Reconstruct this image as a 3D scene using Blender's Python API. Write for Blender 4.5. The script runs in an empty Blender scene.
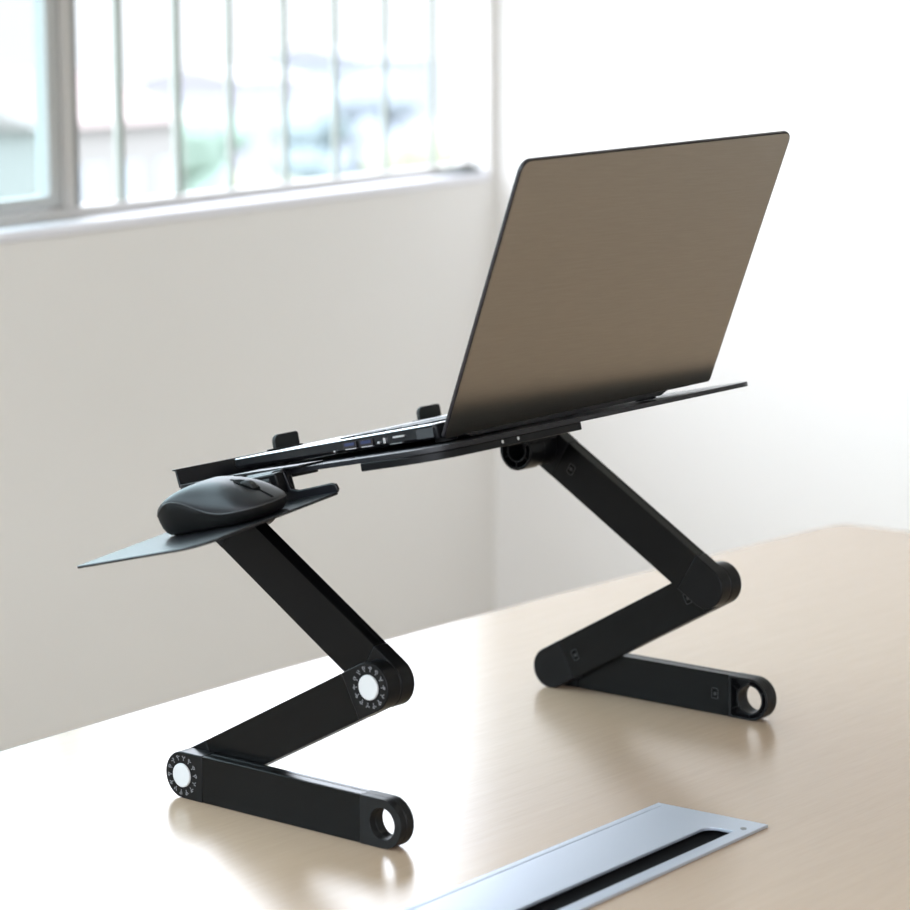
import bpy, bmesh, math, random
from mathutils import Vector, Matrix
random.seed(7)
C = bpy.context.scene.collection
S = 0.2          # metres per unit of the stand's link length
DZ = 0.73        # desk top height
PI = math.pi
def V(*a): return Vector(a)

# ------------------------------------------------------------------ materials
def mat(name, col, rough=0.5, metal=0.0, spec=0.5, coat=0.0, trans=0.0, emit=None, estr=0, ior=1.5):
    m = bpy.data.materials.new(name); m.use_nodes = True
    b = m.node_tree.nodes['Principled BSDF']
    b.inputs['Base Color'].default_value = (*col, 1)
    b.inputs['Roughness'].default_value = rough
    b.inputs['Metallic'].default_value = metal
    b.inputs['Specular IOR Level'].default_value = spec
    b.inputs['Coat Weight'].default_value = coat
    b.inputs['Transmission Weight'].default_value = trans
    b.inputs['IOR'].default_value = ior
    if emit: b.inputs['Emission Color'].default_value = (*emit, 1); b.inputs['Emission Strength'].default_value = estr
    return m
def nd(m, t, **kw):
    n = m.node_tree.nodes.new(t)
    for k, v in kw.items(): setattr(n, k, v)
    return n
def noise_chain(m, scale, mapscale, rot=(0, 0, 0), detail=4, rough=.55, seed=0):
    tc = nd(m, 'ShaderNodeTexCoord'); mp = nd(m, 'ShaderNodeMapping'); nz = nd(m, 'ShaderNodeTexNoise')
    L = m.node_tree.links
    L.new(tc.outputs['Object'], mp.inputs['Vector']); L.new(mp.outputs['Vector'], nz.inputs['Vector'])
    mp.inputs['Scale'].default_value = mapscale; mp.inputs['Rotation'].default_value = rot
    mp.inputs['Location'].default_value = (seed, seed * .7, seed * .3)
    nz.inputs['Scale'].default_value = scale; nz.inputs['Detail'].default_value = detail; nz.inputs['Roughness'].default_value = rough
    return nz
def add_bump(m, src, strength, dist=.001):
    bp = nd(m, 'ShaderNodeBump'); bp.inputs['Strength'].default_value = strength; bp.inputs['Distance'].default_value = dist
    m.node_tree.links.new(src, bp.inputs['Height'])
    m.node_tree.links.new(bp.outputs['Normal'], m.node_tree.nodes['Principled BSDF'].inputs['Normal'])
def ramp(m, src, c0, c1, p0=.3, p1=.7, to='Base Color'):
    r = nd(m, 'ShaderNodeValToRGB'); r.color_ramp.elements[0].position = p0; r.color_ramp.elements[1].position = p1
    r.color_ramp.elements[0].color = (*c0, 1); r.color_ramp.elements[1].color = (*c1, 1)
    m.node_tree.links.new(src, r.inputs['Fac'])
    if to: m.node_tree.links.new(r.outputs['Color'], m.node_tree.nodes['Principled BSDF'].inputs[to])
    return r

def grainy(name, col, rough, amt=.15, scale=900, **kw):
    m = mat(name, col, rough, **kw)
    nz = noise_chain(m, scale, (1, 1, 1), detail=2)
    add_bump(m, nz.outputs['Fac'], amt, .0003)
    return m
M_alu = grainy('black_anodised_aluminium', (.0022, .0022, .0024), .27, .02, spec=.14)
M_cap = grainy('black_moulded_plastic', (.0040, .0040, .0045), .30, .04, spec=.15)
M_ring = grainy('black_ribbed_plastic', (.006, .006, .0065), .4, .1, spec=.2)
M_tray = grainy('black_powder_coat', (.006, .006, .008), .32, .10, spec=.34)
M_button = mat('white_button_plastic', (.50, .50, .50), .35)
M_mark = mat('grey_dial_print', (.16, .16, .17), .6)
M_dark = mat('dark_recess', (.001, .001, .001), .8, spec=.05)  # near-black, also stands in for shade in slots and holes
M_rim = mat('lighter_black_edge', (.022, .022, .023), .4)  # lighter black that sets latch rims and pawls off the body
M_screw = mat('bright_screw_metal', (.75, .75, .75), .25, metal=1)
M_mouse = grainy('mouse_matte_black', (.006, .006, .008), .42, .08, scale=1500, spec=.32)
M_mouse2 = mat('mouse_side_rubber', (.003, .003, .003), .5, spec=.15)
M_ridge = mat('mouse_seam_ridge', (.03, .03, .032), .4)
M_rubber = mat('black_rubber', (.008, .008, .008), .6, spec=.3)
M_chassis = mat('laptop_black_chassis', (.006, .006, .007), .35, spec=.3)
M_key = mat('laptop_key_plastic', (.02, .02, .022), .5)
M_screen = mat('laptop_screen_glass', (.004, .004, .005), .12)
M_bezel = mat('laptop_dark_edge', (.02, .016, .018), .3, metal=.3)
M_usb = mat('usb_blue_plastic', (.014, .022, .075), .4)
M_port = mat('port_bright_metal', (.7, .7, .72), .3, metal=1)
M_deck = mat('silver_palm_deck', (.62, .62, .64), .3, metal=.85)
# brushed lid
M_lid = mat('brushed_warm_grey_metal', (.50, .465, .415), .36, metal=1.0)
nz = noise_chain(M_lid, 60, (14, .5, 14), detail=6, rough=.7)
ramp(M_lid, nz.outputs['Fac'], (.355, .333, .297), (.392, .368, .330), .3, .7)
nz2 = noise_chain(M_lid, 420, (1, .06, 1), detail=3)
add_bump(M_lid, nz2.outputs['Fac'], .10, .0002)

# pale maple desk top: grain runs along the desk's length
M_wood = mat('pale_maple_veneer', (.6, .45, .32), .24, spec=.6)
na = noise_chain(M_wood, 14, (9, .55, 9), rot=(0, 0, -.0454), detail=7, rough=.62)
nb = noise_chain(M_wood, 90, (7, .35, 7), rot=(0, 0, -.0454), detail=4, rough=.6, seed=3)
mx = nd(M_wood, 'ShaderNodeMix'); mx.data_type = 'FLOAT'; mx.inputs[0].default_value = .45
M_wood.node_tree.links.new(na.outputs['Fac'], mx.inputs[2]); M_wood.node_tree.links.new(nb.outputs['Fac'], mx.inputs[3])
WOOD_A, WOOD_B = (.395, .282, .195), (.438, .316, .224)
ramp(M_wood, mx.outputs[0], WOOD_A, WOOD_B, .33, .68)
add_bump(M_wood, nb.outputs['Fac'], .05, .0003)
M_plate = mat('satin_aluminium_sky_tint', (.53, .58, .67), .38, metal=.7)  # blue in the base colour stands in for reflected sky
M_plate_edge = mat('pale_aluminium_rim', (.70, .70, .70), .35, metal=.7)
M_brush = mat('black_brush_strip', (.004, .004, .005), .9, spec=.1)
M_leg = mat('desk_leg_grey_steel', (.35, .35, .36), .4, metal=.5)

def paint(name, col, rough=.85, b=.08):
    m = mat(name, col, rough, spec=.3)
    nz = noise_chain(m, 260, (1, 1, 1), detail=3); add_bump(m, nz.outputs['Fac'], b, .0006)
    return m
M_wall = paint('white_wall_paint', (.805, .788, .77))
M_ceil = paint('white_ceiling_paint', (.85, .85, .84))
M_floor = mat('warm_floor_vinyl', (.55, .45, .35), .6, spec=.1)
nz = noise_chain(M_floor, 300, (1, 1, 1)); ramp(M_floor, nz.outputs['Fac'], (.46, .39, .31), (.54, .46, .37))
M_sill = mat('white_sill_stone', (.80, .80, .86), .4)
M_frame = mat('grey_aluminium_frame', (.50, .48, .46), .45)
M_framedk = mat('dark_frame_gasket', (.16, .165, .16), .5)
M_sash = mat('pale_sash_profile', (.45, .455, .45), .45)
M_bar = mat('grey_green_bar_paint', (.30, .33, .30), .5)
M_glass = bpy.data.materials.new('window_glass'); M_glass.use_nodes = True
_b = M_glass.node_tree.nodes['Principled BSDF']; _n = M_glass.node_tree
_t = _n.nodes.new('ShaderNodeBsdfTransparent'); _t.inputs['Color'].default_value = (.86, .95, .95, 1)
_g = _n.nodes.new('ShaderNodeBsdfGlossy'); _g.inputs['Roughness'].default_value = .02
_f = _n.nodes.new('ShaderNodeFresnel'); _f.inputs['IOR'].default_value = 1.45
_m = _n.nodes.new('ShaderNodeMixShader'); _gm = _n.nodes.new('ShaderNodeNewGeometry'); _mt = _n.nodes.new('ShaderNodeMath'); _mt.operation = 'SUBTRACT'; _mt.use_clamp = True; _n.links.new(_f.outputs[0], _mt.inputs[0]); _n.links.new(_gm.outputs['Backfacing'], _mt.inputs[1]); _n.links.new(_mt.outputs[0], _m.inputs[0]); _n.links.new(_t.outputs[0], _m.inputs[1]); _n.links.new(_g.outputs[0], _m.inputs[2])
_n.links.new(_m.outputs[0], _n.nodes['Material Output'].inputs['Surface']); _n.nodes.remove(_b)

# ------------------------------------------------------------------ mesh helpers
class Fr:                       # a frame: local units (already scaled) to world
    def __init__(s, o, x, y, z): s.o, s.x, s.y, s.z = Vector(o), Vector(x), Vector(y), Vector(z)
    def __call__(s, a, b, c): return s.o + s.x * a + s.y * b + s.z * c
WORLD = Fr((0, 0, 0), (1, 0, 0), (0, 1, 0), (0, 0, 1))
def U(x, y, z): return V(S * x, S * y, S * z + DZ)      # stand units to world
def thing(name, label, cat, loc, group=None):
    o = bpy.data.objects.new(name, None); C.objects.link(o); o.location = loc; o.empty_display_size = .05
    o['label'] = label; o['category'] = cat
    if group: o['group'] = group
    return o
WL = {}
def obj(name, bm, m, parent=None, bevel=0, seg=2, smooth=35, label=None, origin=None):
    """link bm (world coordinates) as one mesh object"""
    org = Vector(origin) if origin is not None else (WL[parent.name] if parent is not None else V(0, 0, 0))
    bmesh.ops.recalc_face_normals(bm, faces=bm.faces)
    me = bpy.data.meshes.new(name)
    for v in bm.verts: v.co -= org
    bm.to_mesh(me); bm.free()
    for p in me.polygons: p.use_smooth = True
    me.set_sharp_from_angle(angle=math.radians(smooth))
    o = bpy.data.objects.new(name, me); C.objects.link(o)
    for mm in (m if isinstance(m, (list, tuple)) else [m]): me.materials.append(mm)
    if parent is not None:
        o.parent = parent; o.location = org - WL[parent.name]
    else: o.location = org
    WL[o.name] = org
    if bevel:
        bv = o.modifiers.new('bevel', 'BEVEL'); bv.width = bevel; bv.segments = seg; bv.limit_method = 'ANGLE'; bv.angle_limit = math.radians(40)
        bv.harden_normals = False
    if label: o['label'] = label
    return o
def reg(o): WL[o.name] = Vector(o.location); return o
def struct(name, bm, m, **k):
    o = obj(name, bm, m, **k); o['kind'] = 'structure'; return o

def loopmesh(bm, fr, outer, holes, c0, c1, axis='z'):
    """prism from 2D loops; axis = extrusion axis in the frame"""
    def P(p, c):
        if axis == 'z': return fr(p[0], p[1], c)
        if axis == 'y': return fr(p[0], c, p[1])
        return fr(c, p[0], p[1])
    rings = []
    for lp in [outer] + list(holes):
        a = [bm.verts.new(P(p, c0)) for p in lp]; b = [bm.verts.new(P(p, c1)) for p in lp]; rings.append((a, b))
        n = len(lp)
        for i in range(n): bm.faces.new((a[i], a[(i + 1) % n], b[(i + 1) % n], b[i]))
    if not holes:
        bm.faces.new(rings[0][0]); bm.faces.new(rings[0][1][::-1])
    else:
        for k in (0, 1):
            ed = []
            for r in rings:
                n = len(r[k])
                for i in range(n):
                    e = bm.edges.get((r[k][i], r[k][(i + 1) % n])); ed.append(e)
            bmesh.ops.triangle_fill(bm, use_beauty=True, use_dissolve=True, edges=ed)
def boxf(bm, fr, x0, x1, y0, y1, z0, z1):
    loopmesh(bm, fr, [(x0, y0), (x1, y0), (x1, y1), (x0, y1)], [], z0, z1)
def rrect(x0, x1, y0, y1, r, n=8):
    rs = r if isinstance(r, (list, tuple)) else [r] * 4      # order: (x1,y1) (x0,y1) (x0,y0) (x1,y0)
    pts = []
    for k, (cx, cy, sx, sy) in enumerate(((x1, y1, 1, 1), (x0, y1, -1, 1), (x0, y0, -1, -1), (x1, y0, 1, -1))):
        rr = rs[k]
        if rr <= 0: pts.append((cx, cy)); continue
        for i in range(n + 1):
            a = k * PI / 2 + PI / 2 * i / n
            pts.append((cx - sx * rr + rr * math.cos(a), cy - sy * rr + rr * math.sin(a)))
    return pts
def circ(cx, cy, r, n=48, a0=0): return [(cx + r * math.cos(a0 + 2 * PI * i / n), cy + r * math.sin(a0 + 2 * PI * i / n)) for i in range(n)]
def disc(bm, fr, cx, cz, r, c0, c1, n=48): loopmesh(bm, fr, circ(cx, cz, r, n), [], c0, c1, 'y')

# ------------------------------------------------------------------ camera (solved from the photograph's perspective)
yaw, pitch, roll = -0.69994512, 0.15333431, -0.00378201
cy_, sy_, cp, sp = math.cos(yaw), math.sin(yaw), math.cos(pitch), math.sin(pitch)
f = V(sy_ * cp, cy_ * cp, -sp); r = V(cy_, -sy_, 0); u = r.cross(f)
cr, sr = math.cos(roll), math.sin(roll)
r2 = cr * r + sr * u; u2 = cr * u - sr * r
CAM = U(6.98486939, -6.69865839, 2.78785057)
cd = bpy.data.cameras.new('camera'); co = bpy.data.objects.new('camera', cd); C.objects.link(co)
co.matrix_world = Matrix(((r2.x, u2.x, -f.x, CAM.x), (r2.y, u2.y, -f.y, CAM.y), (r2.z, u2.z, -f.z, CAM.z), (0, 0, 0, 1)))
cd.sensor_width = 36; cd.lens = 2645.1634 / 910 * 36
cd.dof.use_dof = True; cd.dof.focus_distance = 2.0; cd.dof.aperture_fstop = 7.0
cd.clip_end = 500
bpy.context.scene.camera = co

# ------------------------------------------------------------------ room
dw = V(-.30424, .95259, 0).normalized()          # along the window wall, away from camera
B_ = V(.95259, .30424, 0).normalized()           # into the room
RC = V(-1.7649, 2.53358, 0)                      # far corner
room = Fr(RC, -dw, B_, (0, 0, 1))                # a: towards camera along window wall, b: into room
RA, RB, RH = 7.2, 5.8, 2.7
SILL = 1.055; WT = 2.40; WA0, WA1 = .03, 6.6; TH = .2; TW = .068
bm = bmesh.new(); boxf(bm, room, -TH, RA + TH, -TH, RB + TH, -.1, 0); struct('floor', bm, M_floor)
bm = bmesh.new(); boxf(bm, room, -TH, RA + TH, -TH, RB + TH, RH, RH + .1); struct('ceiling', bm, M_ceil)
bm = bmesh.new()
loopmesh(bm, Fr(RC, -dw, B_, (0, 0, 1)), [(-TH, 0), (RA + TH, 0), (RA + TH, RH), (-TH, RH)], [[(WA0, SILL - .016), (WA1, SILL - .016), (WA1, WT), (WA0, WT)]], -TW, 0, 'y')
struct('wall_left', bm, M_wall)
bm = bmesh.new(); boxf(bm, room, -TH, 0, 0, RB + TH, 0, RH); struct('wall_right', bm, M_wall)
bm = bmesh.new(); boxf(bm, room, 0, RA, RB, RB + .07, 0, RH); struct('wall_front', bm, M_wall)
FILL_WIN = (.12, 5.7, .08, 2.64)                           # unseen window added behind the camera to brighten the room
bm = bmesh.new(); loopmesh(bm, room, [(0, 0), (RB + .07, 0), (RB + .07, RH), (0, RH)], [[(FILL_WIN[0], FILL_WIN[2]), (FILL_WIN[1], FILL_WIN[2]), (FILL_WIN[1], FILL_WIN[3]), (FILL_WIN[0], FILL_WIN[3])]], RA, RA + .07, 'x'); struct('wall_back', bm, M_wall)
# sill board
bm = bmesh.new(); boxf(bm, room, WA0 + .001, WA1 - .001, -.066, .004, SILL - .0155, SILL); struct('trim_1', bm, M_sill, bevel=.003)
for nm, (a0, a1, b0, b1) in {'baseboard_left': (.0, RA, 0, .012), 'baseboard_right': (0, .012, .012, RB)}.items():
    bm = bmesh.new(); boxf(bm, room, a0, a1, b0, b1, 0, .08); struct(nm, bm, M_sill, bevel=.002)

# window: outer frame, centre post, sliding sash with glass, upright bars
fill_win = bpy.data.objects.new('fill_window', None); C.objects.link(fill_win); fill_win.location = room(RA, 2.4, 1); fill_win['kind'] = 'structure'; reg(fill_win)  # added window out of view, lets in extra fill light
hs = [[(FILL_WIN[0] + .04 + i * (FILL_WIN[1] - FILL_WIN[0] - .04) / 3, FILL_WIN[2] + .04), (FILL_WIN[0] + (i + 1) * (FILL_WIN[1] - FILL_WIN[0] - .04) / 3, FILL_WIN[2] + .04), (FILL_WIN[0] + (i + 1) * (FILL_WIN[1] - FILL_WIN[0] - .04) / 3, FILL_WIN[3] - .04), (FILL_WIN[0] + .04 + i * (FILL_WIN[1] - FILL_WIN[0] - .04) / 3, FILL_WIN[3] - .04)] for i in range(3)]
bm = bmesh.new(); loopmesh(bm, room, [(FILL_WIN[0], FILL_WIN[2]), (FILL_WIN[1], FILL_WIN[2]), (FILL_WIN[1], FILL_WIN[3]), (FILL_WIN[0], FILL_WIN[3])], hs, RA + .01, RA + .06, 'x'); obj('window_frame', bm, M_frame, fill_win, bevel=.002)
win = bpy.data.objects.new('window_1', None); C.objects.link(win); win.location = room(0, -.06, SILL); win['kind'] = 'structure'; reg(win)
bm = bmesh.new()
loopmesh(bm, room, [(WA0, SILL), (WA1, SILL), (WA1, WT), (WA0, WT)], [[(WA0 + .003, SILL + .016), (WA1 - .04, SILL + .016), (WA1 - .04, WT - .04), (WA0 + .003, WT - .04)]], -.064, -.036, 'y')
obj('window_frame', bm, M_frame, win, bevel=.002)
for a in (1.4595, 3.0, 4.6):
    bm = bmesh.new(); boxf(bm, room, a + .0215, a + .047, -.064, -.034, SILL + .016, WT - .04)
    o = obj('mullion', bm, M_frame, win, bevel=.002)
    bm = bmesh.new(); boxf(bm, room, a, a + .021, -.060, -.040, SILL + .016, WT - .04)
    obj('gasket', bm, M_framedk, o)
for a0, a1 in ((1.508, 2.99), (3.05, 4.59)):
    bm = bmesh.new()
    loopmesh(bm, room, [(a0, SILL + .018), (a1, SILL + .018), (a1, WT - .042), (a0, WT - .042)],
             [[(a0 + .029, SILL + .034), (a1 - .029, SILL + .034), (a1 - .029, WT - .09), (a0 + .029, WT - .09)]], -.062, -.040, 'y')
    sa = obj('sash', bm, M_sash, win, bevel=.002)
    bm = bmesh.new(); boxf(bm, room, a0 + .026, a1 - .026, -.053, -.049, SILL + .031, WT - .085)
    obj('pane', bm, M_glass, sa)
BARS = [.183, .395, .601, .794, .985, 1.157, 1.330]
BARS += [1.647] + [1.647 + .165 * i for i in range(1, 30)]
for i, a in enumerate(BARS):
    if a > WA1 - .06: continue
    bm = bmesh.new()
    w = .0062 if i < 5 else .0080  # bars nearest the corner thinner, shaped for glare washing over them
    if a < 1.45: bq = -.05
    else: bq = -.085
    loopmesh(bm, room, circ(a, bq, w, 12), [], SILL + (-.1 if a > 1.45 else .0155), WT - (.039 if a < 1.45 else 0), 'z')
    obj('bar', bm, M_bar, win, smooth=60)
# dark wedge on the sill in the corner
bm = bmesh.new()
loopmesh(bm, room, [(.034, SILL), (.23, SILL), (.17, SILL + .006), (.10, SILL + .013), (.036, SILL + .009)], [], -.034, -.012, 'y')
o = obj('wedge', bm, mat('dark_green_rubber', (.035, .05, .045), .6), bevel=.002, origin=room(.1, -.02, SILL))
o['label'] = 'small dark green wedge lying on the white window sill in the corner'; o['category'] = 'wedge'

# ------------------------------------------------------------------ outside (upper storey view, overexposed)
GZ = -14.0
def outp(a, b, z): return room(a, -b, z)
def omat(n, col): return mat(n, col, .9, spec=.1)
bm = bmesh.new(); boxf(bm, room, -420, 60, -420, -TH - 1.5, GZ - .5, GZ); o = struct('ground_outside', bm, omat('pale_ground', (.23,.24,.205)))
def crown(bm, c, R, H, seed):
    rnd = random.Random(seed)
    for k in range(14):
        a = rnd.uniform(0, 2 * PI); rr = R * rnd.uniform(0, .62); zz = rnd.uniform(.25, .85) * H
        s = R * rnd.uniform(.32, .52)
        mt = Matrix.Translation(c + V(rr * math.cos(a), rr * math.sin(a), zz)) @ Matrix.Diagonal((s, s, s * .85, 1))
        rt = bmesh.ops.create_icosphere(bm, subdivisions=2, radius=1, matrix=mt)
        for v in rt['verts']: v.co += V(rnd.uniform(-1, 1), rnd.uniform(-1, 1), rnd.uniform(-1, 1)) * s * .09
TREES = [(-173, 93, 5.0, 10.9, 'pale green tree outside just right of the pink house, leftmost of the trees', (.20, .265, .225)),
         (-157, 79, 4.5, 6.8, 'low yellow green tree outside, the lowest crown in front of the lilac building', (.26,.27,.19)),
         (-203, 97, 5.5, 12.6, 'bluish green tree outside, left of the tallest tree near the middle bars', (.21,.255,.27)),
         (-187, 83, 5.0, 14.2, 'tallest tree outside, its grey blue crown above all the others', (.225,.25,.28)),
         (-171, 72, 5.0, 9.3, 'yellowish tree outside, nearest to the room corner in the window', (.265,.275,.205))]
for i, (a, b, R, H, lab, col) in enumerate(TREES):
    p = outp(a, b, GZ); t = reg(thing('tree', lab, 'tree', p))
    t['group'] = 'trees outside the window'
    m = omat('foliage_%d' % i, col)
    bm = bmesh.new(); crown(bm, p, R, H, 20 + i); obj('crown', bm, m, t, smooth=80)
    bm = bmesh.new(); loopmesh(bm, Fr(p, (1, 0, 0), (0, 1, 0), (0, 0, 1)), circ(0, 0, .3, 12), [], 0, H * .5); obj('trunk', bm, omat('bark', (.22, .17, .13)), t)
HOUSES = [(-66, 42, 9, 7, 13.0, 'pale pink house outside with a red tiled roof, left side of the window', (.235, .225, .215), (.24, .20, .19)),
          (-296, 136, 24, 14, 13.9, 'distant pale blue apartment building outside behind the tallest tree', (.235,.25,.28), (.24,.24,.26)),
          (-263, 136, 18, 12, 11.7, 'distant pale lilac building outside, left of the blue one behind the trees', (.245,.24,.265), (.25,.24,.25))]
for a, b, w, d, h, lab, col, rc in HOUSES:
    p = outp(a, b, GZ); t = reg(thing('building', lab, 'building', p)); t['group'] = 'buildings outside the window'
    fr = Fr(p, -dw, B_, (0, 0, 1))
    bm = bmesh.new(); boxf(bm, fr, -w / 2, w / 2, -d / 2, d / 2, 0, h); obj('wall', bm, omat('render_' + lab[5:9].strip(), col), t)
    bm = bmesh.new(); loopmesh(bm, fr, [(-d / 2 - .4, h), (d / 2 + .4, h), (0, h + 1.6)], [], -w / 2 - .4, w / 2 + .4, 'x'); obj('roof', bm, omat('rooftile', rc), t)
    for k in range(4):
        for j in range(2):
            zz = h - 2.6 - j * 3.0; xx = -w / 2 + (k + .5) * w / 4
            bm = bmesh.new(); boxf(bm, fr, xx - .6, xx + .6, d / 2, d / 2 + .05, zz, zz + 1.4); obj('window', bm, mat('far_glass', (.26, .29, .32), .3), t)

# ------------------------------------------------------------------ desk
ty = -0.0454
DX = V(math.cos(ty), -math.sin(ty), 0); DY = V(math.sin(ty), math.cos(ty), 0)
class FrS(Fr):
    def __call__(s, a, b, c): return s.o + (s.x * a + s.y * b + s.z * c) * S
desk = FrS((0, 0, DZ), DX, DY, (0, 0, 1))
dk = reg(thing('desk', 'long office desk with a pale maple top beside the white walls', 'desk', desk(1.72, 0, 0) - V(0, 0, DZ)))
x0, x1, y0, y1 = -1.06, 4.50, -3.16, 6.56
# boat shaped top: gently bowed long sides
bow = [(-1.086, 1.72), (-1.082, 2.15), (-1.072, 2.64), (-1.058, 3.3), (-1.040, 3.93), (-1.014, 4.45), (-.985, 4.95), (-.955, 5.5), (-.922, 6.02), (-.897, 6.34), (-.870, 6.47), (-.825, 6.545), (-.76, 6.565)]
up = bow; dn = [(x, 3.44 - y) for x, y in bow[1:]][::-1]
left = dn + up                                   # from -y end to +y end
outline = left + [(3.44 - x, y) for x, y in left[::-1]]
SL = (1.512, 1.925, -1.93, .957)
bm = bmesh.new()
loopmesh(bm, desk, outline, [rrect(SL[0], SL[1], SL[2], SL[3], 0)], -.14, 0)
obj('tabletop', bm, M_wood, dk, bevel=.002, seg=3)
for lx in (x0 + .55, x1 - .55):
    for ly in (y0 + .6, y1 - .6):
        bm = bmesh.new(); loopmesh(bm, desk, rrect(lx - .15, lx + .15, ly - .15, ly + .15, .03), [], -3.65, -.141); obj('leg', bm, M_leg, dk)
for lx in (x0 + .55, x1 - .55):
    bm = bmesh.new(); boxf(bm, desk, lx - .1, lx + .1, y0 + .76, y1 - .76, -.4, -.142); obj('rail', bm, M_leg, dk)

# cable port let into the desk
cpt = reg(thing('cable_port', 'silver aluminium cable port let into the desk top with a black slot', 'cable port', desk(1.72, -.5, 0)))
PX0, PX1, PY1, PY0 = 1.484, 1.954, .985, -1.96
slot = [(1.79, PY0 + .034), (1.898, PY0 + .034), (1.898, .842)] + [(1.84 - .05 * math.sin(q), .842 - .05 * (1 - math.cos(q))) for q in [PI / 2 * i / 8 for i in range(9)]]
bm = bmesh.new()
loopmesh(bm, desk, [(PX0, PY0), (PX1, PY0), (PX1, PY1), (PX0, PY1)], [slot, [(1.5125, PY0 + .034), (1.5165, PY0 + .034), (1.5165, .960), (1.5125, .960)]], .0006, .0125)
obj('plate', bm, M_plate, cpt, bevel=.0012, seg=3)
bm = bmesh.new(); boxf(bm, desk, 1.513, 1.516, PY0 + .04, .959, .0012, .009); obj('groove', bm, M_framedk, cpt)
bm = bmesh.new(); boxf(bm, desk, 1.522, 1.915, SL[2] + .02, SL[3] - .02, -.13, -.09); obj('box', bm, M_brush, cpt)
bm = bmesh.new(); boxf(bm, desk, 1.765, 1.91, PY0 + .04, .88, -.088, -.012); obj('brush_strip', bm, M_brush, cpt)
bm = bmesh.new(); disc(bm, FrS(desk(1.912, .885, .0126), DX, V(0, 0, 1), DY), 0, 0, .011, 0, .003, 20); obj('screw', bm, M_framedk, cpt)

# ------------------------------------------------------------------ laptop stand
R_ = .0896; W_ = .0733; D_ = 2.3804; RH_ = .0578; RB_ = .0457; L2 = .9925
stand = reg(thing('laptop_stand', 'black folding aluminium laptop stand with zigzag legs standing on the desk', 'laptop stand', U(.5, 1.19, 0)))
def leg_frame(P, ang, outer_y, side):
    """frame for a link whose near pin is at P (x,z); local x along link, local y into the stand from the outer face"""
    ex = V(math.cos(ang), 0, math.sin(ang)); ez = V(-math.sin(ang), 0, math.cos(ang))
    ey = V(0, 1, 0) * side
    return FrS(U(P[0], outer_y, P[1]), ex, ey, ez)
G = .0025
def end_poly(sgn, cut, r=R_, n=20, cx=0.0):
    """half stadium: round end centred at cx pointing to sgn, flat at cx - sgn*cut"""
    pts = [(cx - sgn * cut, -r)]
    for i in range(n + 1):
        a = -PI / 2 + PI * i / n
        pts.append((cx + sgn * r * math.cos(a), r * math.sin(a)))
    pts.append((cx - sgn * cut, r)); return pts
def dial(fr, parent, cx):
    bm = bmesh.new(); disc(bm, fr, cx, 0, RB_, -.007, .004); o = obj('release_button', bm, M_button, parent, bevel=.0008, seg=3, label='white round release button')
    bm = bmesh.new()
    rnd = random.Random(int(cx * 10) + 3)
    for k in range(14):                        # ring of degree marks, illegible at this size
        a = 2 * PI * k / 14 + .1
        for (rr, da, L_, w_, tilt) in ((.0605, 0, .006, .003, 0), (.070, .06, .009, .0032, rnd.uniform(.2, 1.4)), (.071, -.06, .0085, .0032, rnd.uniform(-1.5, .3)), (.0755, rnd.uniform(-.04, .04), .006, .003, 1.57))[:rnd.choice((3, 4, 4))]:
            ca, sa = math.cos(a + da), math.sin(a + da)
            c2, s2 = math.cos(a + da + tilt), math.sin(a + da + tilt)
            px, pz = cx + rr * ca, rr * sa
            q = [(px + L_ * c2 * i - w_ * s2 * j, pz + L_ * s2 * i + w_ * c2 * j) for i, j in ((-.6, -.5), (.6, -.5), (.6, .5), (-.6, .5))]
            loopmesh(bm, fr, q, [], -.0006, .001, 'y')
    obj('dial_marking', bm, M_mark, parent, label='ring of small grey degree marks')
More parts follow.
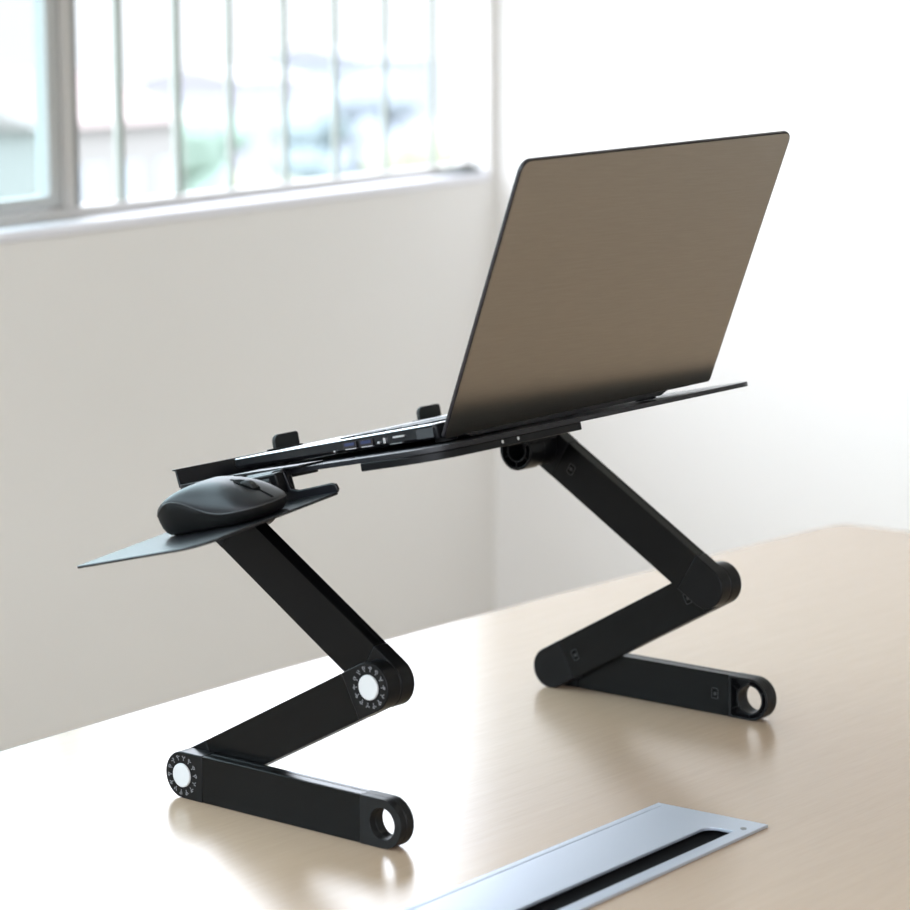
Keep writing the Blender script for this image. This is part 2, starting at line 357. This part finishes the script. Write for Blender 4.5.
def link(P, ang, outer_y, side, kind):
    fr = leg_frame(P, ang, outer_y, side)
    Ln = 1.0 if kind == 'foot' else (L2 if kind == 'mid' else .99)
    c0, c1 = .105, .105
    bm = bmesh.new()
    loopmesh(bm, fr, [(c0, -R_ + .0015), (Ln - c1, -R_ + .0015), (Ln - c1, R_ - .0015), (c0, R_ - .0015)], [], G, W_ - G, 'y')
    # raised rails along top and bottom faces (extruded profile)
    for sg in (-1, 1):
        z0, z1 = sorted((sg * (R_ - .002), sg * (R_ - .0003)))
        loopmesh(bm, fr, [(c0, z0), (Ln - c1, z0), (Ln - c1, z1), (c0, z1)], [], G + .004, .022, 'y')
        loopmesh(bm, fr, [(c0, z0), (Ln - c1, z0), (Ln - c1, z1), (c0, z1)], [], .048, W_ - G - .004, 'y')
    body = obj('leg_segment', bm, M_alu, stand, bevel=.0007)
    # near end cap
    bm = bmesh.new(); loopmesh(bm, fr, end_poly(-1, c0 - .001), [], .0006, W_ - .0006, 'y'); obj('end_cap', bm, M_cap, body, bevel=.0007)
    if kind == 'foot':
        # open ring end: plate on the outer side, ribbed recess on the inner side
        bm = bmesh.new(); H = RH_
        outer = end_poly(1, c1 - .001, cx=Ln)
        loopmesh(bm, fr, outer, [circ(Ln, 0, H, 40)], .0006, W_ * .45, 'y')
        inner = end_poly(1, c1 - .012, r=R_ - .010, cx=Ln)
        loopmesh(bm, fr, outer, [inner], W_ * .45 + .0001, W_ - .0006, 'y')
        loopmesh(bm, fr, circ(Ln, 0, H + .008, 40), [circ(Ln, 0, H, 40)], W_ * .45 + .0001, W_ - .001, 'y')
        for a in [PI / 6 + PI / 3 * k for k in range(6)]:
            ca, sa = math.cos(a), math.sin(a); r0, r1 = H + .006, R_ - .006
            if ca < -.3: r1 = R_ + .012
            q = [(Ln + r0 * ca - .002 * sa, r0 * sa + .002 * ca), (Ln + r1 * ca - .002 * sa, r1 * sa + .002 * ca), (Ln + r1 * ca + .002 * sa, r1 * sa - .002 * ca), (Ln + r0 * ca + .002 * sa, r0 * sa - .002 * ca)]
            q = [(x, max(-R_ + .006, min(R_ - .006, z))) for x, z in q]
            loopmesh(bm, fr, q, [], W_ * .45, W_ - .0015, 'y')
        obj('ring_cap', bm, M_ring, body, bevel=.0003, seg=1, label='open ring shaped end cap with ribs')
        dial(fr, body, 0)
    else:
        bm = bmesh.new(); loopmesh(bm, fr, end_poly(1, c1 - .001, cx=Ln), [], .0006, W_ - .0006, 'y'); obj('end_cap', bm, M_cap, body, bevel=.0007)
        if kind == 'mid': dial(fr, body, Ln)
    # joint bead visible in the gaps
    bm = bmesh.new(); disc(bm, fr, 0, 0, R_ * .9, -.0035, .004) if kind != 'foot' else disc(bm, fr, 0, 0, R_ * .9, W_ - .004, W_ + .0005)
    obj('pivot', bm, M_dark, body)
    # small square latch on the inner face next to each cap
    for sx in ((Ln - c1 - .07,) if kind != 'mid' else (c0 + .055, Ln - c1 - .05)):
        bm = bmesh.new()
        loopmesh(bm, fr, rrect(sx - .017, sx + .017, -.023, .023, .006, 3), [rrect(sx - .014, sx + .014, -.020, .020, .004, 3)], W_ - G - .001, W_ - G + .0012, 'y')
        lt = obj('latch', bm, M_rim, body)
        bm = bmesh.new(); loopmesh(bm, fr, rrect(sx - .0138, sx + .0138, -.0198, .0198, .003, 3), [], W_ - G - .001, W_ - G + .0003, 'y')  # dark slab painting the shade of the hole
        obj('latch_hole_shade', bm, M_dark, body)
        bm = bmesh.new(); loopmesh(bm, fr, [(sx - .006, -.008), (sx + .008, -.008), (sx + .008, .006), (sx - .006, .006)], [], W_ - G - .001, W_ - G + .0009, 'y')
        obj('latch_pawl', bm, M_rim, body)
    return fr
TOPS = []
for (yo, side, a, b, x2) in ((0.0, 1, .4816, .5593, 0.0), (D_, -1, .5084, .5478, -.001)):
    link((x2, R_), 0.0, yo, side, 'foot')
    link((x2, R_), a, yo + side * W_, side, 'mid')
    J = (x2 + L2 * math.cos(a), R_ + L2 * math.sin(a))
    link(J, PI - b, yo + side * 2 * W_, side, 'upper')
    TOPS.append((J[0] - .99 * math.cos(b), J[1] + .99 * math.sin(b), yo + side * 3 * W_, side))

# tray frame
th = math.radians(11.74)
def tilt_frame(o, th, rho):
    ex = V(math.cos(th), 0, math.sin(th)); ey = V(0, math.cos(rho), math.sin(rho)); ey = (ey - ex * ex.dot(ey)).normalized()
    return FrS(o, ex, ey, ex.cross(ey))
TO = (-.24, .22, 1.186 - .2079 * .24)
TR = tilt_frame(U(*TO), th, .02)
TU, TV = 1.345, 2.02
bm = bmesh.new()
holes = []
for cu, cv in ((.62, .55), (.62, 1.44)):       # two fan grilles of round holes, hidden beneath the laptop
    for k in range(5):
        rr = .08 + k * .055
        n = 6 + 5 * k
        for i in range(n): holes.append(circ(cu + rr * math.cos(2 * PI * i / n), cv + rr * math.sin(2 * PI * i / n), .014, 8))
loopmesh(bm, TR, rrect(0, TU, 0, TV, (.12, .05, .05, .16), 12), holes, -.0180, 0)
tray = obj('tray', bm, M_tray, stand, bevel=.0007)
bm = bmesh.new()                               # front ledge, leaning out a little with a small outward lip
loopmesh(bm, TR, [(.012, -.012), (.004, .052), (-.012, .056), (-.012, .0605), (.010, .0605), (.022, -.001), (.06, -.001), (.06, -.012)], [], .01, TV - .02, 'y')
obj('front_ledge', bm, M_tray, tray, bevel=.0004)
for v0, v1 in ((.560, .700), (1.44, 1.58)):
    bm = bmesh.new()
    loopmesh(bm, TR, rrect(v0, v1, .045, .119, (.012, .03, 0, 0), 5), [], -.002, .016, 'x')
    loopmesh(bm, TR, [(v0 - .035, .0595), (v1 + .012, .0595), (v1 + .012, .0665), (v0 - .035, .0665)], [], -.004, .02, 'x')
    obj('stop_tab', bm, M_rubber, tray, bevel=.0006)
bm = bmesh.new()                               # stiffening plate under the back corner
loopmesh(bm, TR, rrect(.97, 1.335, .0, .835, (0, 0, 0, .17), 12), [], -.048, -.0185)
sp_ = obj('support_plate', bm, M_cap, tray, bevel=.0006)
for vv in (.365, .455):
    fs = FrS(TR(1.3345, vv, -.030), TR.y, TR.x, TR.z)
    bm = bmesh.new(); disc(bm, fs, 0, 0, .0065, -.002, .003, 16); obj('screw', bm, M_screw, sp_, label='bright screw')
for v0 in (1.25, .35):
    bm = bmesh.new(); boxf(bm, TR, .1, .95, v0, v0 + .03, -.030, -.0185); obj('rib', bm, M_cap, tray)

# top joints: barrel + bracket that carries the tray
for (tx, tz, yy, sd) in TOPS:
    bc = FrS(U(tx, yy, tz), V(1, 0, 0), V(0, sd, 0), V(0, 0, 1))
    bm = bmesh.new()
    disc(bm, bc, 0, 0, .078, .0, .10)
    loopmesh(bm, bc, circ(0, 0, .086), [circ(0, 0, .074)], .095, .19, 'y')
    loopmesh(bm, bc, circ(0, 0, .052), [circ(0, 0, .044)], .095, .186, 'y')
    for k in range(6):
        a = PI / 3 * k + .5; ca, sa = math.cos(a), math.sin(a)
        q = [(.05 * ca - .003 * sa, .05 * sa + .003 * ca), (.076 * ca - .003 * sa, .076 * sa + .003 * ca), (.076 * ca + .003 * sa, .076 * sa - .003 * ca), (.05 * ca + .003 * sa, .05 * sa - .003 * ca)]
        loopmesh(bm, bc, q, [], .095, .184, 'y')
    br = obj('pivot_barrel', bm, M_cap, stand, bevel=.0004)
    # bracket plate between barrel and tray
    tuv = V(tx - TO[0], 0, 0); uc = tuv.x / math.cos(th)
    vloc = (yy - TO[1])
    v0, v1 = sorted((vloc + sd * .02, vloc + sd * .20))
    bm = bmesh.new()
    loopmesh(bm, TR, rrect(uc - .13, uc + .30, v0, v1, .03), [], -.034, -.0185)
    boxf(bm, TR, uc - .065, uc + .085, v0 + .008, v1 - .008, -.11, -.031)
    bk = obj('bracket', bm, M_cap, stand, bevel=.0006)
# barrel-side web on the upper leg
# ------------------------------------------------------------------ mouse platform
pth, prho = .236, .127
PB = U(.639, .2, 1.2132)
PF0 = tilt_frame(PB, pth, prho)
PLX, PLY = .635, .747
PF = FrS(PF0(-PLX, -PLY, 0), PF0.x, PF0.y, PF0.z)      # local x 0..PLX, y 0..PLY, top face at z=0
bm = bmesh.new()
loopmesh(bm, PF, rrect(0, PLX, 0, PLY, (.03, .04, .012, .10), 10), [], -.010, 0)
pad = obj('mouse_platform', bm, M_tray, stand, bevel=.0006)
bm = bmesh.new()                                       # raised flange along the inner edge, rising to the clamp
ptsf = [(.05, -.004), (PLX - .01, -.004), (PLX - .002, .008), (PLX - .008, .028), (PLX - .03, .034), (.44, .030), (.405, .040), (.395, .10), (.385, .118), (.20, .118), (.19, .03), (.05, .03)]
loopmesh(bm, PF, ptsf, [], PLY - .014, PLY, 'y')
obj('flange', bm, M_tray, pad, bevel=.0006)
bm = bmesh.new()
boxf(bm, PF, .225, .39, PLY - .055, PLY + .03, .030, .112)
loopmesh(bm, PF, circ(PLY - .02, .075, .042, 24), [], .215, .36, 'x')
cl = obj('clamp', bm, M_cap, stand, bevel=.0012)
bm = bmesh.new(); fs = FrS(PF(.30, PLY - .056, .06), PF.x, PF.y, PF.z); disc(bm, fs, 0, 0, .012, -.004, .002, 16); obj('screw', bm, M_screw, cl, label='bright screw')
bm = bmesh.new()                                       # pale tongue gripping the tray edge
uu = .50
boxf(bm, TR, uu - .14, uu + .20, -.035, .10, .0015, .010)
boxf(bm, TR, uu - .14, uu + .06, -.035, .06, -.022, -.014)
obj('clamp_tongue', bm, M_tray, cl, bevel=.0004)

# ------------------------------------------------------------------ mouse
MO = PF(.355, .425, .0)                       # centre on the platform
ma = math.radians(4)
mx_ = PF.x * math.cos(ma) + PF.y * math.sin(ma); my_ = PF.y * math.cos(ma) - PF.x * math.sin(ma)
MF = FrS(MO, mx_, my_, PF.z)
ms = reg(thing('computer_mouse', 'black wireless computer mouse resting on the tilted mouse platform', 'mouse', MO))
ML, MW, MH = .51, .30, .19
def m_out(t):                      # half outline of the plan, t 0 tail .. 1 nose
    x = -ML / 2 + ML * t
    e = max(0.0, 1 - abs(2 * t - 1) ** 2.9) ** (1 / 2.4)
    return x, MW / 2 * e * (1 - .09 * math.sin(PI * min(1, max(0, (t - .25) / .6))))
def m_ring(th_):                   # plan outline point by angle (0 = nose)
    c_, s_ = math.cos(th_), math.sin(th_)
    xx = ML / 2 * abs(c_) ** .72 * (1 if c_ > 0 else -1)
    t = xx / ML + .5
    w_ = MW / 2 * abs(s_) ** .74 * (1 if s_ > 0 else -1) * (1 - .09 * math.sin(PI * min(1, max(0, (t - .25) / .6))))
    return xx, w_
def m_seam(x):
    t = x / ML + .5
    return .048 + .080 * math.exp(-((t - .29) / .25) ** 2)
def m_top(x):
    t = x / ML + .5
    return .164 - .17 * (t - .40) ** 2 - .07 * max(0, t - .4) ** 2
def m_dome(th_, q):
    xx, yy = m_ring(th_); zs = m_seam(xx); x = xx * q; y = yy * q
    zt = m_top(x)
    k = (1 - q ** 3.0) ** .52
    return x, y, zs + (zt - zs) * k
NA, NQ = 72, 22
bm = bmesh.new(); rings = []
levels = [(.80, .03), (.87, .08), (.925, .20), (.965, .42), (.99, .72), (1.0, 1.0), (.97, 1.04)]
for k, fz in levels:
    row = []
    for i in range(NA):
        xx, yy = m_ring(2 * PI * i / NA); zs = m_seam(xx)
        row.append(bm.verts.new(MF(xx * k, yy * k, max(.003, zs * fz))))
    rings.append(row)
for A, B in zip(rings[:-1], rings[1:]):
    for i in range(NA): bm.faces.new((A[i], A[(i + 1) % NA], B[(i + 1) % NA], B[i]))
bm.faces.new(rings[0][::-1]); bm.faces.new(rings[-1])
obj('body', bm, M_mouse2, ms, smooth=50)
bm = bmesh.new(); rr = []
for i in range(NA):
    th_ = 2 * PI * i / NA; xx, yy = m_ring(th_); zs = m_seam(xx)
    rr.append([bm.verts.new(MF(xx * (.995 + .009 * math.cos(b_)), yy * (.995 + .016 * math.cos(b_)), zs + .0028 * math.sin(b_))) for b_ in [PI / 3 * j for j in range(6)]])
for i in range(NA):
    A, B = rr[i], rr[(i + 1) % NA]
    for j in range(6): bm.faces.new((A[j], A[(j + 1) % 6], B[(j + 1) % 6], B[j]))
obj('seam_ridge', bm, M_ridge, ms, smooth=80)
def dome_mesh(a0, a1, q0, q1, off, closed):
    bm = bmesh.new(); grid = []
    n = NA if closed else 24
    for j in range(NQ + 1):
        q = q0 + (q1 - q0) * (1 - (1 - j / NQ) ** 1.6); row = []
        for i in range(n if closed else n + 1):
            x, y, z = m_dome(a0 + (a1 - a0) * i / n, q)
            row.append(bm.verts.new(MF(x, y, z + off)))
        grid.append(row)
    for A, B in zip(grid[:-1], grid[1:]):
        for i in range(n):
            k = (i + 1) % n if closed else i + 1
            bm.faces.new((A[i], A[k], B[k], B[i]))
    return bm, grid
bm, grid = dome_mesh(0, 2 * PI, .04, 1.0, .0015, True)
bm.faces.new(grid[0])
so = obj('top_shell', bm, M_mouse, ms, smooth=70)
# dark strip painting the shade between the two click buttons, following the surface
bm = bmesh.new(); prev = None
for i in range(21):
    q = .30 + .66 * i / 20
    x, y, z = m_dome(0, q)
    cur = [bm.verts.new(MF(x, s_ * .0042, z + h_)) for s_, h_ in ((-1, -.006), (-1, .0032), (1, .0032), (1, -.006))]
    if prev:
        for k in range(4): bm.faces.new((prev[k], prev[(k + 1) % 4], cur[(k + 1) % 4], cur[k]))
    else: bm.faces.new(cur)
    prev = cur
bm.faces.new(prev[::-1]); obj('button_gap_shade', bm, M_dark, ms, smooth=60)
bm = bmesh.new(); prev = None
for i in range(17):                 # dark patch painting the shade round the wheel, following the surface
    q = .36 + .40 * i / 16; x, y, z = m_dome(0, q); hw = .026 * max(.05, 1 - abs(i / 8 - 1) ** 3) ** .5
    cur = [bm.verts.new(MF(x, s_ * hw, z + h_)) for s_, h_ in ((-1, -.006), (-1, .0036), (1, .0036), (1, -.006))]
    if prev:
        for k in range(4): bm.faces.new((prev[k], prev[(k + 1) % 4], cur[(k + 1) % 4], cur[k]))
    else: bm.faces.new(cur)
    prev = cur
bm.faces.new(prev[::-1]); obj('wheel_slot_shade', bm, M_dark, ms, smooth=60)
x, y, z = m_dome(0, .56)
wf = FrS(MF(x, 0, z - .024), MF.x, MF.y, MF.z)
bm = bmesh.new(); loopmesh(bm, wf, circ(0, 0, .040, 28), [], -.015, .015, 'y')
obj('scroll_wheel', bm, M_rubber, ms, bevel=.0014, seg=3)

# ------------------------------------------------------------------ laptop
LH, LW, PHI = 1.083, 1.588, math.radians(67.85)
LO = U(.928, .43, 1.400); rho = .036
RX = Matrix.Rotation(-.036, 3, 'Z') @ Matrix.Rotation(rho, 3, 'X')
e1 = RX @ V(math.cos(th), 0, math.sin(th)); e2 = RX @ V(0, 1, 0); e3 = e1.cross(e2)
BF = FrS(LO, e1, e2, e3)                                   # base frame (tilted like the tray)
l1 = RX @ V(math.cos(PHI), 0, math.sin(PHI)); l3 = RX @ V(-math.sin(PHI), 0, math.cos(PHI))
LF = FrS(LO, l1, e2, l3)                                   # lid frame: x up the lid, z towards the user
lap = reg(thing('laptop', 'open laptop with a warm grey brushed metal lid standing on the black tray', 'laptop', LO))
BX0, BX1 = -1.15, -.035
bm = bmesh.new()
# chassis: slightly wedge shaped prism with rounded plan corners
out = rrect(BX0, BX1, .004, LW - .004, (.02, .05, .05, .02), 6)
def hgt(x): return .036 + .018 * (x - BX0) / (BX1 - BX0)
vb = [bm.verts.new(BF(x * 1.0 + (.012 if x < -1.0 else 0), min(max(y, .016), LW - .016), .004)) for x, y in out]
vm = [bm.verts.new(BF(x, y, .014)) for x, y in out]
vt = [bm.verts.new(BF(x, y, hgt(x))) for x, y in out]
n = len(out)
for A, B in ((vb, vm), (vm, vt)):
    for i in range(n): bm.faces.new((A[i], A[(i + 1) % n], B[(i + 1) % n], B[i]))
bm.faces.new(vb[::-1]); bm.faces.new(vt)
base = obj('base', bm, M_chassis, lap, bevel=.0005)
KF = FrS(BF(BX0, 0, .036), (BF.x + BF.z * (.018 / (BX1 - BX0))).normalized(), BF.y, BF.z)
KL = BX1 - BX0
bm = bmesh.new(); loopmesh(bm, KF, rrect(.0, KL, .004, LW - .004, (.02, .05, .05, .02), 6), [], .0003, .0055); deck = obj('palm_deck', bm, M_deck, lap, bevel=.0005)
bm = bmesh.new()
rows = 6
for rI in range(rows):
    u0 = .50 + rI * .083; nk = 14 if rI < 5 else 15
    for k in range(nk):
        w = (LW - .24) / nk; v = .12 + k * w
        if rI == 0 and 3 <= k <= 7:
            if k > 3: continue
            boxf(bm, KF, u0, u0 + .068, v + .005, v + 5 * w - .005, .0056, .0115); continue
        boxf(bm, KF, u0, u0 + .068, v + .005, v + w - .005, .0056, .0115)
obj('keyboard', bm, M_key, deck, bevel=.0003, seg=1)
bm = bmesh.new(); loopmesh(bm, KF, rrect(.06, .43, .56, 1.09, .015, 4), [], .0056, .0068); obj('touchpad', bm, M_bezel, deck)
# rubber feet
for uu, vv in ((-1.02, .15), (-1.02, LW - .15), (-.10, .12), (-.10, LW - .30)):
    bm = bmesh.new(); fr_ = FrS(BF(uu, vv, -.0 - .0), BF.x, BF.z, BF.y); disc(bm, fr_, 0, 0, .028 if uu < -.5 else .042, -.0125 if vv < .5 else (-.022 if uu < -.5 else -.025), .008, 20); obj('rubber_foot', bm, M_rubber, base)
# ports on the near side
def port(nm, u, w, z0, z1, m, dep=.004, inner=None, lab=None):
    bm = bmesh.new(); loopmesh(bm, BF, rrect(u - w / 2, u + w / 2, z0, z1, min(.003, (z1 - z0) / 3), 3), [], -dep, .010, 'y')
    o = obj(nm, bm, m, base, label=lab)
    if inner:
        bm = bmesh.new(); loopmesh(bm, BF, [(u - w * .36, z0 + (z1 - z0) * .45), (u + w * .36, z0 + (z1 - z0) * .45), (u + w * .36, z1 - .003), (u - w * .36, z1 - .003)], [], -dep - .0015, .008, 'y')
        obj('port_tongue', bm, inner, o, label='blue plastic tongue')
    return o
def pu(px): return -1.235 + .725 + (px - 344) * .00481
for px in (351.5, 369.5): 
    port('usb_port', pu(px), .072, .015, .040, M_bezel, inner=M_usb)
    port('port_lip', pu(px) + .004, .058, .0125, .0165, M_port, dep=.005)
port('bright_dot', pu(383), .014, .018, .026, M_port); port('bright_dot', pu(389.5), .012, .016, .036, M_port)  # two small bright metal dots
port('hdmi_port', pu(405), .060, .0300, .0365, M_port, lab='bright slot shaped port')
port('card_slot', pu(401), .060, .0085, .0115, M_framedk)
port('led_dot', pu(334), .010, .010, .017, M_port)  # small LED dot in bright metal
port('hinge_cover', -.085, .085, .012, .047, M_key, dep=.002)
# hinge
bm = bmesh.new(); loopmesh(bm, FrS(BF(-.012, 0, .018), BF.x, BF.y, BF.z), circ(0, 0, .019, 20), [], .12, LW - .12, 'y'); obj('hinge', bm, M_chassis, lap, smooth=60)
bm = bmesh.new(); loopmesh(bm, BF, [(.10, .004), (LW - .28, .004), (LW - .34, -.014), (.14, -.012)], [], -.045, .012, 'x'); obj('hinge_cover', bm, M_chassis, lap, bevel=.0005)
# lid
bm = bmesh.new(); lo = rrect(0, LH, 0, LW, (.045, .012, .012, .045), 10)
loopmesh(bm, LF, lo, [], .0012, .016)
lid = obj('lid', bm, M_bezel, lap, bevel=.0006)
bm = bmesh.new(); loopmesh(bm, LF, rrect(.0, LH - .006, .006, LW - .006, (.040, .010, .010, .040), 10), [], .0, .0011)
obj('lid_back', bm, M_lid, lid, label='warm grey brushed metal lid back')
bm = bmesh.new(); loopmesh(bm, LF, rrect(.09, LH - .03, .03, LW - .03, .004, 3), [], .0161, .0168); obj('screen', bm, M_screen, lid)

# ------------------------------------------------------------------ daylight
w = bpy.data.worlds.new('sky'); bpy.context.scene.world = w; w.use_nodes = True
bg = w.node_tree.nodes['Background']; bg.inputs['Strength'].default_value = 6.4
tc = w.node_tree.nodes.new('ShaderNodeTexCoord'); sx = w.node_tree.nodes.new('ShaderNodeSeparateXYZ'); rp = w.node_tree.nodes.new('ShaderNodeValToRGB')
w.node_tree.links.new(tc.outputs['Generated'], sx.inputs[0]); w.node_tree.links.new(sx.outputs['Z'], rp.inputs['Fac']); w.node_tree.links.new(rp.outputs['Color'], bg.inputs['Color'])
rp.color_ramp.elements[0].position = .02; rp.color_ramp.elements[0].color = (.155, .163, .172, 1)
rp.color_ramp.elements[1].position = .17; rp.color_ramp.elements[1].color = (.845, .905, 1, 1)
def portal(nm, ctr, sx_, sy_, into, along):
    ld = bpy.data.lights.new(nm, 'AREA'); ld.shape = 'RECTANGLE'; ld.size = sx_; ld.size_y = sy_; ld.cycles.is_portal = True
    lo_ = bpy.data.objects.new(nm, ld); C.objects.link(lo_)
    zc = -into; xa = along; ya = zc.cross(xa)
    lo_.matrix_world = Matrix(((xa.x, ya.x, zc.x, ctr.x), (xa.y, ya.y, zc.y, ctr.y), (xa.z, ya.z, zc.z, ctr.z), (0, 0, 0, 1)))
portal('daylight_portal', room((WA0 + WA1) / 2, -.10, (SILL + WT) / 2), WA1 - WA0, WT - SILL, B_, -dw)
portal('daylight_portal', room(RA + .08, (FILL_WIN[0] + FILL_WIN[1]) / 2, (FILL_WIN[2] + FILL_WIN[3]) / 2), FILL_WIN[1] - FILL_WIN[0], FILL_WIN[3] - FILL_WIN[2], dw, B_)  # portal at the added window behind the camera

sc = bpy.context.scene
sc.view_settings.view_transform = 'Standard'; sc.view_settings.look = 'None'; sc.view_settings.gamma = 1
sc.view_settings.exposure = 0.45
sc.view_settings.use_curve_mapping = False
sc.cycles.use_denoising = True; sc.cycles.max_bounces = 10; sc.cycles.diffuse_bounces = 6; sc.cycles.sample_clamp_indirect = 6
